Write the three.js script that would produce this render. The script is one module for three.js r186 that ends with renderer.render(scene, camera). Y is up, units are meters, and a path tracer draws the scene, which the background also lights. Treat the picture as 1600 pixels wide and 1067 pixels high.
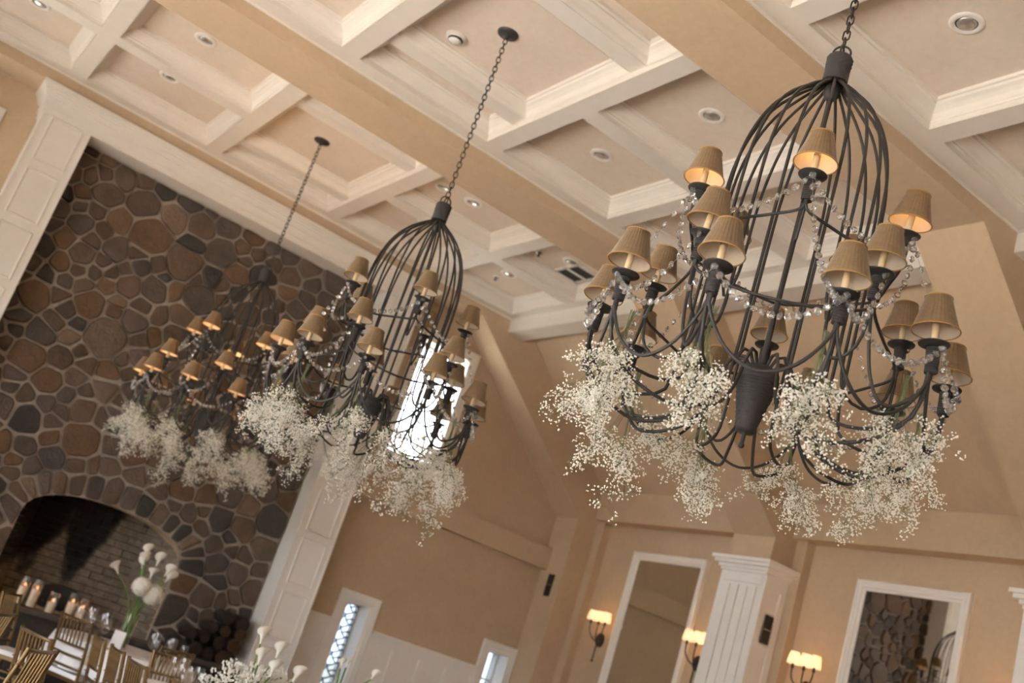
import * as THREE from 'three';
import { mergeGeometries } from 'three/addons/utils/BufferGeometryUtils.js';
import { RectAreaLightUniformsLib } from 'three/addons/lights/RectAreaLightUniformsLib.js';

// ------------------------------------------------------------------ camera, sky, exposure
const EYE = 1.5;                                   // lens height above the floor
const scene = new THREE.Scene();
const camera = new THREE.PerspectiveCamera(35.685, 1600 / 1067, 0.05, 200);
camera.matrixAutoUpdate = true;
{
  const right = new THREE.Vector3(0.7720725, 0.30387335, 0.55818012);
  const up = new THREE.Vector3(-0.41501652, 0.90622791, 0.08069855);
  const fwd = new THREE.Vector3(0.48131627, 0.29395911, -0.82578611);
  const m = new THREE.Matrix4().makeBasis(right, up, fwd.clone().negate());
  camera.position.set(0, EYE, 0);
  camera.quaternion.setFromRotationMatrix(m);
}
camera.focus = 4.3;
camera.userData.fStop = 2.2;
scene.add(camera);
scene.background = new THREE.Color().setRGB(0.88, 0.96, 1.08);      // overcast sky
scene.backgroundIntensity = 30;
const sun = new THREE.DirectionalLight('#fffaf2', 260);            // high sun, on the terrace outside the windows
sun.position.set(-2.5, 8.5, 4.5).multiplyScalar(3); sun.target.position.set(0, 0, 0); sun.castShadow = true; sun.name = 'sun';
sun.shadow.mapSize.set(2048, 2048); Object.assign(sun.shadow.camera, { left: -30, right: 30, top: 30, bottom: -30, near: 1, far: 90 });
scene.add(sun, sun.target);
const renderer = new THREE.WebGLRenderer({ antialias: true });
renderer.toneMapping = THREE.LinearToneMapping;
renderer.toneMappingExposure = 0.58;
renderer.shadowMap.enabled = true;
RectAreaLightUniformsLib.init();

// ------------------------------------------------------------------ helpers
let seed = 12345;
const rnd = () => { seed = (seed * 1664525 + 1013904223) >>> 0; return seed / 4294967296; };
const rr = (a, b) => a + (b - a) * rnd();
const V3 = (x, y, z) => new THREE.Vector3(x, y, z);
const Y = y => y + EYE;                            // heights below are measured from the lens
const names = {};
function numbered(n) { const k = names[n] = (names[n] ?? -1) + 1; return k ? n + '_' + String(k).padStart(3, '0') : n; }
function prep(o) { o.traverse(c => { if (c.isMesh) { c.castShadow = true; c.receiveShadow = true; } }); return o; }
function thing(name, label, category, pos = [0, 0, 0], group, turn = 0) {
  const o = new THREE.Group(); o.name = numbered(name); o.position.set(...pos); o.rotation.y = turn;
  o.userData = { label, category }; if (group) o.userData.group = group;
  scene.add(o); return o;
}
function part(parent, name, geo, mat, label) {
  const m = new THREE.Mesh(Array.isArray(geo) ? join(geo) : geo, mat); m.name = name; m.castShadow = m.receiveShadow = true;
  if (label) m.userData.label = label;
  parent.add(m); return m;
}
function struct(name, label, category = 'room') {
  const o = new THREE.Group(); o.name = numbered(name); o.userData = { kind: 'structure', label, category }; scene.add(o); return o;
}
function norm(g) { let q = g.index ? g.toNonIndexed() : g; for (const k of Object.keys(q.attributes)) if (!['position', 'normal', 'uv'].includes(k)) q.deleteAttribute(k); q.morphAttributes = {}; return q; }
function join(list) { return list.length === 1 ? list[0] : mergeGeometries(list.map(norm), false); }
function box(x0, x1, y0, y1, z0, z1) {
  const g = new THREE.BoxGeometry(Math.abs(x1 - x0), Math.abs(y1 - y0), Math.abs(z1 - z0)); g.translate((x0 + x1) / 2, (y0 + y1) / 2, (z0 + z1) / 2); return boxUV(g);
}
function boxUV(g0) {                                // uv in metres from the face that each triangle shows
  const g = g0.index ? g0.toNonIndexed() : g0; const p = g.attributes.position, uv = new Float32Array(p.count * 2);
  const a = V3(), b = V3(), c = V3(), n = V3();
  for (let i = 0; i < p.count; i += 3) {
    a.fromBufferAttribute(p, i); b.fromBufferAttribute(p, i + 1); c.fromBufferAttribute(p, i + 2);
    n.subVectors(b, a).cross(c.clone().sub(a)); const ax = Math.abs(n.x), ay = Math.abs(n.y), az = Math.abs(n.z);
    [a, b, c].forEach((v, k) => { const [u, w] = ay >= ax && ay >= az ? [v.x, v.z] : ax >= az ? [v.z, v.y] : [v.x, v.y]; uv[(i + k) * 2] = u; uv[(i + k) * 2 + 1] = w; });
  }
  g.setAttribute('uv', new THREE.BufferAttribute(uv, 2)); return g;
}
function tube(pts, r, seg = 24, rad = 6, closed = false) { return new THREE.TubeGeometry(new THREE.CatmullRomCurve3(pts, closed, 'centripetal'), seg, r, rad, closed); }
function rod(a, b, r, rad = 8, r2 = r) { const d = b.clone().sub(a), g = new THREE.CylinderGeometry(r2, r, d.length(), rad, 1); g.applyQuaternion(new THREE.Quaternion().setFromUnitVectors(V3(0, 1, 0), d.clone().normalize())); g.translate(...a.clone().add(b).multiplyScalar(.5)); return g; }
function lathe(prof, seg = 24) { return new THREE.LatheGeometry(prof.map(p => new THREE.Vector2(p[0], p[1])), seg); }
function extrude(pts, depth, holes = [], opt = {}) {
  const s = new THREE.Shape(pts.map(p => new THREE.Vector2(...p)));
  for (const h of holes) s.holes.push(new THREE.Path(h.map(p => new THREE.Vector2(...p))));
  return new THREE.ExtrudeGeometry(s, { depth, bevelEnabled: false, ...opt });
}
// four mitred sides round a rectangle; profile = [inset towards the middle, height along the third axis]
function frameGeo(a0, a1, b0, b1, prof, map, keepEnds = true) {
  const pos = [], quad = (p, q, r, s) => pos.push(...p, ...q, ...r, ...p, ...r, ...s);
  const cor = ([i, h]) => [[a0 + i, b0 + i, h], [a1 - i, b0 + i, h], [a1 - i, b1 - i, h], [a0 + i, b1 - i, h]].map(c => map(...c));
  for (let k = 0; k + 1 < prof.length; k++) { const p = cor(prof[k]), q = cor(prof[k + 1]); for (let e = 0; e < 4; e++) { const f = (e + 1) % 4; quad(p[e], p[f], q[f], q[e]); } }
  const g = new THREE.BufferGeometry(); g.setAttribute('position', new THREE.BufferAttribute(new Float32Array(pos), 3)); g.computeVertexNormals(); return boxUV(g);
}
const rectPts = (x0, x1, y0, y1) => [[x0, y0], [x1, y0], [x1, y1], [x0, y1]];

// ------------------------------------------------------------------ procedural textures
function hash(x, y, s) { let h = (x * 374761393 + y * 668265263 + s * 1442695041) | 0; h = Math.imul(h ^ (h >>> 13), 1274126177); return ((h ^ (h >>> 16)) >>> 0) / 4294967296; }
function vnoise(x, y, per, s) { const xi = Math.floor(x), yi = Math.floor(y), fx = x - xi, fy = y - yi, u = fx * fx * (3 - 2 * fx), v = fy * fy * (3 - 2 * fy), w = a => ((a % per) + per) % per;
  const a = hash(w(xi), w(yi), s), b = hash(w(xi + 1), w(yi), s), c = hash(w(xi), w(yi + 1), s), d = hash(w(xi + 1), w(yi + 1), s); return a + (b - a) * u + (c - a) * v + (a - b - c + d) * u * v; }
function fbm(u, v, base, oct, s) { let t = 0, a = .5, f = base, m = 0; for (let i = 0; i < oct; i++) { t += a * vnoise(u * f, v * f, f, s + i); m += a; a *= .55; f *= 2; } return t / m; }
function tex(n, fn, srgb = true, rep = 1) {
  const d = new Uint8Array(n * n * 4); for (let j = 0; j < n; j++) for (let i = 0; i < n; i++) { const c = fn(i / n, j / n); const k = (j * n + i) * 4; d[k] = c[0]; d[k + 1] = c[1]; d[k + 2] = c[2]; d[k + 3] = 255; }
  const t = new THREE.DataTexture(d, n, n); t.wrapS = t.wrapT = THREE.RepeatWrapping; t.magFilter = THREE.LinearFilter; t.minFilter = THREE.LinearMipmapLinearFilter; t.generateMipmaps = true; if (srgb) t.colorSpace = THREE.SRGBColorSpace; t.repeat.set(rep, rep); t.needsUpdate = true; return t;
}
const grey = (f, a, b) => (u, v) => { const g = a + (b - a) * f(u, v); return [g, g, g]; };
const plasterMap = tex(256, grey((u, v) => .6 * fbm(u, v, 6, 4, 3) + .4 * fbm(u, v, 64, 2, 9), 232, 255), true, .5);
const plasterBump = tex(256, grey((u, v) => fbm(u, v, 48, 3, 21), 0, 255), false, .8);
const paintMap = tex(256, grey((u, v) => fbm(u * 1, v, 24, 3, 5), 248, 255), true, .5);
const stoneMap = tex(256, (u, v) => { const a = fbm(u, v, 5, 5, 31), b = fbm(u, v, 24, 3, 41), g = 150 + 105 * (.65 * a + .35 * b); return [g, g * (.955 + .05 * b), g * (.9 + .1 * a)]; }, true, 1.6);
const stoneBump = tex(256, grey((u, v) => .6 * fbm(u, v, 7, 5, 51) + .4 * fbm(u, v, 40, 2, 55), 0, 255), false, 1.6);
const mortarMap = tex(256, grey((u, v) => fbm(u, v, 16, 4, 61), 200, 255), true, 2);
const woodMap = tex(256, (u, v) => { const g = fbm(u * 1, v * 1, 4, 3, 71), s = Math.sin((u * 9 + g * 3) * 6.28) * .5 + .5, k = 170 + 70 * s * .6 + 40 * fbm(u, v, 32, 2, 77); return [k, k * .93, k * .84]; }, true, 1);
const goldMap = tex(128, grey((u, v) => .5 * fbm(u, v, 8, 3, 81) + .5 * fbm(u, v, 40, 2, 83), 150, 255), true, 1);
const pleatBump = tex(128, grey((u) => .5 + .5 * Math.cos(u * Math.PI * 2 * 32), 0, 255), false, 1);
const pleatMap = tex(128, grey((u, v) => .5 * fbm(u, v, 64, 1, 91) + .5 * fbm(u, v, 16, 3, 95), 205, 255), true, 1);
const clothBump = tex(128, grey((u, v) => fbm(u, v, 64, 2, 99), 0, 255), false, 4);

// ------------------------------------------------------------------ materials
const S = o => new THREE.MeshStandardMaterial(o), P = o => new THREE.MeshPhysicalMaterial(o);
const M = {
  tan: S({ color: '#bfa78b', roughness: .85, map: plasterMap, bumpMap: plasterBump, bumpScale: .0006 }),
  cream: S({ color: '#ece5da', roughness: .55, map: paintMap }),
  panel: S({ color: '#e5d6c5', roughness: .8, map: plasterMap, bumpMap: plasterBump, bumpScale: .0006 }),
  white: S({ color: '#f3efe8', roughness: .45, map: paintMap }),
  mortar: S({ color: '#aa9d90', roughness: .95, map: mortarMap, bumpMap: stoneBump, bumpScale: .003 }),
  iron: S({ color: '#2b2928', roughness: .55, metalness: .25 }),
  ironRope: S({ color: '#2a2827', roughness: .7 }),
  candle: S({ color: '#e3c79c', roughness: .6, map: pleatMap }),
  silver: S({ color: '#d8d6d2', roughness: .25, metalness: .8 }),
  shade: P({ color: '#7c6445', roughness: .9, transmission: .22, thickness: 0, map: pleatMap, bumpMap: pleatBump, bumpScale: .0012, side: THREE.DoubleSide }),
  lining: P({ color: '#ecdcc6', roughness: .9, transmission: .3, thickness: 0, side: THREE.DoubleSide }),
  shadeTrim: S({ color: '#8f6d3c', roughness: .8 }),
  bulbLit: S({ color: '#fff0d0', emissive: '#ffc27a', emissiveIntensity: 3, roughness: .4 }),
  bulbOff: S({ color: '#e8e0d4', roughness: .3 }),
  crystal: P({ color: '#ffffff', roughness: .015, metalness: 0, transmission: .9, thickness: .01, ior: 1.6 }),
  petal: S({ color: '#f0ece0', roughness: .7 }),
  stem: S({ color: '#6c7350', roughness: .8 }),
  mirror: S({ color: '#eef1f2', roughness: .015, metalness: 1 }),
  black: S({ color: '#161514', roughness: .6 }),
  glass: P({ color: '#ffffff', roughness: .02, transmission: 1, thickness: 0, ior: 1.5 }),
  tinted: P({ color: '#5a6068', roughness: .05, transmission: 1, thickness: 0, ior: 1.5 }),
  goblet: P({ color: '#ffffff', roughness: .02, transmission: 1, thickness: 0, ior: 1.5, side: THREE.DoubleSide }),
  lead: S({ color: '#3a3d42', roughness: .5, metalness: .5 }),
  gold: S({ color: '#977b54', roughness: .3, metalness: .85, map: goldMap }),
  cloth: S({ color: '#ebe8e6', roughness: .9, bumpMap: clothBump, bumpScale: .0004 }),
  napkin: S({ color: '#d9c6a4', roughness: .9 }),
  wax: P({ color: '#f2dfc0', roughness: .5, transmission: .2, thickness: 0 }),
  flame: S({ color: '#ffd9a0', emissive: '#ffb057', emissiveIntensity: 6 }),
  green: S({ color: '#5d7a35', roughness: .6 }),
  calla: S({ color: '#f3efe2', roughness: .55, side: THREE.DoubleSide }),
  floor: S({ color: '#a2948a', roughness: .45, map: woodMap }),
  sconceGlass: P({ color: '#fff6e8', emissive: '#ffd9ad', emissiveIntensity: 1.1, roughness: .8, transmission: .3, thickness: 0, side: THREE.DoubleSide }),
  bark: S({ color: '#271e18', roughness: .95, map: stoneMap, bumpMap: stoneBump, bumpScale: .01 }),
  logEnd: S({ color: '#6d5138', roughness: .9, map: woodMap }),
  logCut: S({ color: '#4a3626', roughness: .95, map: stoneMap }),
  logCutDark: S({ color: '#2c211a', roughness: .95, map: stoneMap }),
  paving: S({ color: '#cfcac4', roughness: .9, map: mortarMap }),
  hedge: S({ color: '#3a4a2c', roughness: 1, map: mortarMap }),
  grass: S({ color: '#6f6f66', roughness: 1, map: mortarMap }),
};

// ------------------------------------------------------------------ the room's measures
const AX = 2.70;                                   // middle of the room, left to right
const mx = x => 2 * AX - x;                        // mirrored to the left half
const ZW = -11.0, ZR = 5.6, XR = 8.30, XL = mx(XR), FLOOR = -EYE;
const SOF = 4.0, PAN = 4.16, BB = 3.87;            // coffer soffit, coffer panel, underside of the main beams
const BEAMS = [-10.55, -7.36, -4.135, -0.92, 2.30, 5.50].map(z => [z - .56, z]);   // [far, near] faces
const XE0 = 6.05, XE1 = 6.30;                      // end beam beside the slope
const YH0 = 2.195, YH1 = 2.58, XH = 8.10;          // header over the side wall

// floor, ground outside, roof deck
{
  const f = struct('floor', 'brown wooden floor of the hall', 'floor');
  part(f, 'floor_slab', box(XL - .4, XR + .4, Y(FLOOR) - .25, Y(FLOOR), ZW - .5, ZR + .4), M.floor);
  const g = struct('lawn', 'lawn outside the windows', 'ground'); part(g, 'ground_surface', box(-45, 50, -.9, -.4, -55, 45), M.grass);
  const p = struct('terrace', 'pale paved terrace outside the left and rear windows', 'terrace'); part(p, 'paving', [box(-13, XL - .45, -.4, -.12, -16, 16), box(XL - .45, 14, -.4, -.12, ZR + .45, 16)], M.paving);
  for (const [x0, z0, x1, z1, l] of [[-13.8, -16, -13.8, 16.6, 'clipped hedge along the left side of the terrace'], [-13.8, 16.6, 14, 16.6, 'clipped hedge along the rear side of the terrace']]) {
    const h = struct('hedge', l, 'hedge'), L = Math.hypot(x1 - x0, z1 - z0), q = new THREE.BoxGeometry(L, 3.0, 1.4, Math.round(L * 3), 14, 5), a = q.attributes.position;
    for (let i = 0; i < a.count; i++) { const u = a.getX(i), v = a.getY(i), w = a.getZ(i), n = Math.sin(u * 5.1 + v * 3.7) * Math.cos(v * 4.3 - w * 5) * .07 + Math.sin(u * 13 + w * 9) * .04; a.setXYZ(i, u, v + (v > 1.4 ? n : 0), w + Math.sign(w) * n); }
    q.computeVertexNormals(); q.rotateY(-Math.atan2(z1 - z0, x1 - x0)); q.translate((x0 + x1) / 2, 1.1, (z0 + z1) / 2); part(h, 'foliage', q, M.hedge);
  }
}
// ceiling: soffit strips, cross beams, crowns and panels of every coffer
const ceiling = struct('ceiling', 'cream coffered ceiling with crown mouldings', 'ceiling');
const crown = [[.003, SOF + .001], [.003, SOF + .035], [.014, SOF + .04], [.014, SOF + .052], [.022, SOF + .062], [.034, SOF + .085], [.058, SOF + .106], [.082, SOF + .118], [.084, SOF + .132], [.1, SOF + .136], [.1, PAN]];
const crossX = [[.535, .70], [1.95, 2.116], [3.363, 3.528], [4.725, 4.89]];
const colX = [[-.52, .535], [.70, 1.95], [2.116, 3.363], [3.528, 4.725], [4.89, 5.93]];
{
  const xa = mx(XE0), xb = XE0;
  BEAMS.slice(0, -1).forEach(([, z0], b) => {
    const far = z0, near = BEAMS[b + 1][0], a0 = far + .16, a1 = near - .16, mid = (far + near) / 2;
    part(ceiling, 'soffit_strip', box(xa, xb, Y(SOF), Y(SOF + .3), far, a0), M.cream);
    part(ceiling, 'soffit_strip', box(xa, xb, Y(SOF), Y(SOF + .3), a1, near), M.cream);
    for (const [x0, x1] of [[xa, -.52], ...crossX, [5.93, xb]]) part(ceiling, 'cross_beam', box(x0, x1, Y(SOF), Y(SOF + .3), a0, a1), M.cream);
    colX.forEach(([x0, x1], c) => {
      const cuts = c === 2 ? [[mid - .80, mid - .635], [mid + .635, mid + .80]] : [[mid - .09, mid + .09]];
      let z = a0; const cells = [];
      for (const [c0, c1] of cuts) { part(ceiling, 'coffer_rib', box(x0, x1, Y(SOF + (c === 2 ? .045 : 0)), Y(SOF + .3), c0, c1), M.cream); cells.push([z, c0]); z = c1; }
      cells.push([z, a1]);
      for (const [w0, w1] of cells) {
        part(ceiling, 'crown_moulding', frameGeo(x0, x1, w0, w1, c === 2 ? [[.003, SOF + .046], ...crown.slice(3)] : crown, (a, bb, h) => [a, Y(h), bb]), M.cream);
        part(ceiling, 'coffer_panel', box(x0 + .05, x1 - .05, Y(PAN), Y(PAN + .03), w0 + .05, w1 - .05), M.panel);
      }
    });
    // bead along each main beam, end beams beside the slopes
    for (const zz of [far, near]) part(ceiling, 'bead', rod(V3(xa, Y(SOF - .006), zz), V3(xb, Y(SOF - .006), zz), .012, 10), M.cream);
    for (const s of [x => x, mx]) {
      part(ceiling, 'end_beam', box(s(XE0), s(XE1), Y(3.83), Y(SOF + .3), far, near), M.cream);
      part(ceiling, 'bead', rod(V3(s(XE0), Y(SOF - .006), far), V3(s(XE0), Y(SOF - .006), near), .012, 10), M.cream);
    }
  });
  part(ceiling, 'roof_deck', box(XL - 1.3, XR + 1.0, Y(SOF + .31), Y(SOF + .5), ZW - .6, ZR + 1.3), M.cream);
}
// sloping sides of the ceiling
for (const s of [x => x, mx]) {
  const o = struct('ceiling_slope', s(1) === 1 ? 'tan sloping ceiling above the mirror wall' : 'tan sloping ceiling above the window wall', 'ceiling');
  const pts = [[XE0 + .1, 4.15], [XE0 + .1, 4.35], [8.9, 2.15], [8.45, 2.15], [8.30, 2.40]].map(([x, y]) => [s(x), Y(y)]);
  const g = boxUV(extrude(pts, ZR - ZW + .6)); g.translate(0, 0, ZW - .3); part(o, 'plaster', g, M.tan);
}
// portal frames: beam, two rafters, two posts in one piece of plaster
BEAMS.forEach(([z0, z1], i) => {
  const h = [[7.86, FLOOR], [7.86, 2.12], [5.66, BB]];
  const outer = [[6.3, 4.3], [6.3, 4.02], [8.30, 2.40], [8.30, FLOOR]];
  const pts = [...h, ...h.slice().reverse().map(([x, y]) => [mx(x), y]), ...outer.slice().reverse().map(([x, y]) => [mx(x), y]), ...outer].map(([x, y]) => [x, Y(y)]);
  const zf = i === 0 ? ZW : z0;
  const g = boxUV(extrude(pts, z1 - zf)); g.translate(0, 0, zf);
  const o = struct('portal_beam', ['tan portal beam against the fireplace wall', 'tan portal beam between the middle and the farthest chandelier', 'tan portal beam between the nearest and the middle chandelier', 'tan portal beam behind the nearest chandelier', 'tan portal beam over the room behind the camera', 'tan portal beam against the rear wall'][i], 'beam');
  part(o, 'plaster', g, M.tan);
  if (i > 0) for (const s of [x => x, mx]) {       // flat pilaster on the wall behind the post
    part(o, 'wall_pilaster', box(s(8.18), s(8.30), Y(FLOOR), Y(YH0), z0 - .13, z1 + .13), M.tan);
  } else part(o, 'wall_pilaster', box(8.18, 8.30, Y(FLOOR), Y(YH0), z1, z1 + .13), M.tan);
});
// white piers in front of the posts
BEAMS.forEach(([z0, z1], i) => {
  if (i === 0 || i === 5) return;
  for (const s of [x => x, mx]) {
    const R = s(1) === 1;
    const o = struct('pier', (R ? ['', 'white panelled pier between the two wall mirrors', 'white panelled pier at the right edge of the picture', 'white panelled pier on the mirror wall beside the camera', 'white panelled pier on the mirror wall behind the camera'] : ['', 'white panelled pier on the window wall near the fireplace', 'second white panelled pier on the window wall', 'white panelled pier on the window wall beside the camera', 'white panelled pier on the window wall behind the camera'])[i], 'pier');
    const a = z0 - .012, b = z1 + .012, xf = 7.845, top = 1.87;
    const bx = (...q) => box(Math.min(s(q[0]), s(q[1])), Math.max(s(q[0]), s(q[1])), ...q.slice(2));
    part(o, 'shaft', bx(xf, 8.18, Y(FLOOR), Y(1.76), a, b), M.white);
    // reeded front: four flat strips proud of the shaft, with a head and a foot rail
    for (let k = 0; k < 4; k++) { const w = .07, c = a + .115 + k * (b - a - .23) / 3; part(o, 'flute', bx(xf - .012, xf + .01, Y(FLOOR + .3), Y(1.60), c - w / 2, c + w / 2), M.white); }
    part(o, 'rail', bx(xf - .016, xf + .01, Y(1.63), Y(1.72), a + .03, b - .03), M.white);
    // side panel frames
    for (const z of [b, a]) { const d = z === b ? .014 : -.014; part(o, 'side_panel', [bx(xf + .002, xf + .085, Y(FLOOR + .29), Y(1.615), Math.min(z, z + d), Math.max(z, z + d)), bx(8.09, 8.17, Y(FLOOR + .29), Y(1.615), Math.min(z, z + d), Math.max(z, z + d)), bx(xf + .002, 8.17, Y(1.617), Y(1.73), Math.min(z, z + d), Math.max(z, z + d))], M.white); }
    // capital in three steps
    [[1.735, 1.765, .018], [1.765, 1.80, .04], [1.80, 1.835, .075], [1.835, top, .10]].forEach(([y0, y1, p]) => part(o, 'capital', bx(xf - p, 8.18, Y(y0), Y(y1), a - p, b + p), M.white));
    part(o, 'base', bx(xf - .05, 8.18, Y(FLOOR), Y(FLOOR + .28), a - .05, b + .05), M.white);
  }
});
// right wall with headers; left wall with tall windows
const wallR = struct('wall_right', 'tan plaster wall with mirrors and sconces', 'wall');
part(wallR, 'plaster', box(XR, XR + .3, Y(FLOOR), Y(2.6), ZW - .3, ZR + .3), M.tan);
const wallL = struct('wall_left', 'tan plaster wall with tall windows', 'wall');
const LWIN = BEAMS.slice(0, -1).map(([, z0], b) => { const c = (z0 + BEAMS[b + 1][0]) / 2; const w = b ? 1.0 : .38; return [c - w, c + w, -1.3, 2.02]; });   // a narrow one in the bay next to the fireplace
{
  const pts = rectPts(ZW - .3, ZR + .3, Y(FLOOR), Y(2.6));
  const g = extrude(pts, .3, LWIN.map(([a, b, c, d]) => rectPts(a, b, Y(c), Y(d)).reverse()));
  g.applyMatrix4(new THREE.Matrix4().set(0, 0, -1, XL, 0, 1, 0, 0, 1, 0, 0, 0, 0, 0, 0, 1)); part(wallL, 'plaster', boxUV(g), M.tan);
}
BEAMS.slice(0, -1).forEach(([, z0], b) => {
  const z1 = BEAMS[b + 1][0];
  for (const [w, s] of [[wallR, x => x], [wallL, mx]]) part(w, 'header', box(s(XH), s(XR), Y(YH0), Y(YH1), z0, z1), M.tan);
});
// rear wall, with wide windows behind the camera
const wallB = struct('wall_back', 'tan plaster wall behind the camera', 'wall');
const RWIN = [];
{ const g = extrude(rectPts(XL - .3, XR + .3, Y(FLOOR), Y(4.4)), .3, RWIN.map(([a, b, c, d]) => rectPts(a, b, Y(c), Y(d)).reverse())); g.translate(0, 0, ZR); part(wallB, 'plaster', boxUV(g), M.tan); }
let winNo = 0;
function windowUnit(label, place, a0, a1, y0, y1, cols, rows, t = .06, glassMat = M.glass) {   // frame, bars and panes; place(a, y, d) gives a point, d from the wall's inside to the outside
  const o = struct('window_' + (++winNo), label, 'window');
  const bx = (p, q, r, s, d0, d1) => { const A = place(p, r, d0), B = place(q, s, d1); return box(Math.min(A[0], B[0]), Math.max(A[0], B[0]), Math.min(A[1], B[1]), Math.max(A[1], B[1]), Math.min(A[2], B[2]), Math.max(A[2], B[2])); };
  part(o, 'window_frame', [bx(a0, a0 + t, y0, y1, .16, .24), bx(a1 - t, a1, y0, y1, .16, .24), bx(a0, a1, y1 - t, y1, .16, .24), bx(a0, a1, y0, y0 + t, .16, .24)], M.white);
  const w = (a1 - a0 - 2 * t) / cols, h = (y1 - y0 - 2 * t) / rows;
  for (let i = 1; i < cols; i++) part(o, 'glazing_bar', bx(a0 + t + i * w - .012, a0 + t + i * w + .012, y0 + t, y1 - t, .18, .22), M.white);
  for (let j = 1; j < rows; j++) part(o, 'glazing_bar', bx(a0 + t, a1 - t, y0 + t + j * h - .012, y0 + t + j * h + .012, .18, .22), M.white);
  for (let i = 0; i < cols; i++) for (let j = 0; j < rows; j++) {
    const A = place(a0 + t + i * w, y0 + t + j * h, .2), B = place(a0 + t + (i + 1) * w, y0 + t + (j + 1) * h, .2);
    const g = new THREE.BufferGeometry(); const C = place(a0 + t + (i + 1) * w, y0 + t + j * h, .2), D = place(a0 + t + i * w, y0 + t + (j + 1) * h, .2);
    g.setAttribute('position', new THREE.BufferAttribute(new Float32Array([...A, ...C, ...B, ...A, ...B, ...D]), 3)); g.setAttribute('uv', new THREE.BufferAttribute(new Float32Array(12), 2)); g.computeVertexNormals();
    part(o, 'pane', g, glassMat);
  }
  return o;
}
LWIN.forEach(([a, b, c, d], i) => windowUnit(`tall window in the left wall, number ${i + 1} from the fireplace`, (p, y, q) => [XL - q, Y(y), p], a, b, c, d, 3, 4));
RWIN.forEach(([a, b, c, d], i) => windowUnit(i ? 'window in the rear wall, right of the middle' : 'window in the rear wall, left of the middle', (p, y, q) => [p, Y(y), ZR + q], a, b, c, d, 3, 4));

// ------------------------------------------------------------------ fireplace wall
const wallF = struct('wall_fireplace', 'end wall with stone chimney breast and windows', 'wall');
const GX = [5.28, 5.93, 2.04, 3.43], SW = [[5.46, 5.755, -1.0, .305], [7.47, 7.775, -1.0, .305]];
const archPts = []; { const c = AX, hw = .80, sp = .08, top = .41; archPts.push([c - hw, -.70]); for (let k = 0; k <= 16; k++) { const t = Math.PI * (1 - k / 16); archPts.push([c + hw * Math.cos(t), sp + (top - sp) * Math.pow(Math.sin(t), .8)]); } archPts.push([c + hw, -.70]); }
{
  const holes = [], H = ([a, b, c, d]) => rectPts(a, b, Y(c), Y(d)).reverse();
  for (const w of [GX, ...SW]) { holes.push(H(w)); holes.push(H([mx(w[1]), mx(w[0]), w[2], w[3]])); }
  holes.push(archPts.map(([x, y]) => [x, Y(y)]));
  const g = extrude(rectPts(XL - .3, XR + .3, Y(FLOOR), Y(4.4)), .34, holes); g.translate(0, 0, ZW - .34); part(wallF, 'plaster', boxUV(g), M.tan);
  // band moulding and wainscot either side of the chimney breast
  for (const s of [x => x, mx]) {
    const bx = (...q) => box(Math.min(s(q[0]), s(q[1])), Math.max(s(q[0]), s(q[1])), ...q.slice(2));
    part(wallF, 'band_moulding', bx(4.91, 7.87, Y(1.43), Y(1.71), ZW, ZW + .12), M.tan);
    const cap = .085, runs = [[4.91, 5.36], [5.87, 7.37]];
    for (const [a, b] of runs) {
      part(wallF, 'wainscot_cap', bx(a, b, Y(cap - .035), Y(cap), ZW, ZW + .055), M.white);
      part(wallF, 'wainscot_rail', bx(a, b, Y(cap - .14), Y(cap - .035), ZW, ZW + .03), M.white);
      part(wallF, 'wainscot_board', bx(a, b, Y(FLOOR), Y(cap - .14), ZW, ZW + .012), M.white);
      const n = Math.max(1, Math.round((b - a) / .38)); for (let k = 0; k <= n; k++) { const c = a + (b - a) * k / n; part(wallF, 'wainscot_stile', bx(Math.max(a, c - .045), Math.min(b, c + .045), Y(FLOOR + .2), Y(cap - .14), ZW + .01, ZW + .034), M.white); }
      part(wallF, 'baseboard', bx(a, b, Y(FLOOR), Y(FLOOR + .2), ZW, ZW + .035), M.white);
    }
    part(wallF, 'wainscot_board', bx(5.36, 5.87, Y(FLOOR), Y(-1.11), ZW, ZW + .012), M.white); part(wallF, 'wainscot_board', bx(7.37, 7.87, Y(FLOOR), Y(-1.11), ZW, ZW + .012), M.white);
  }
}
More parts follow.
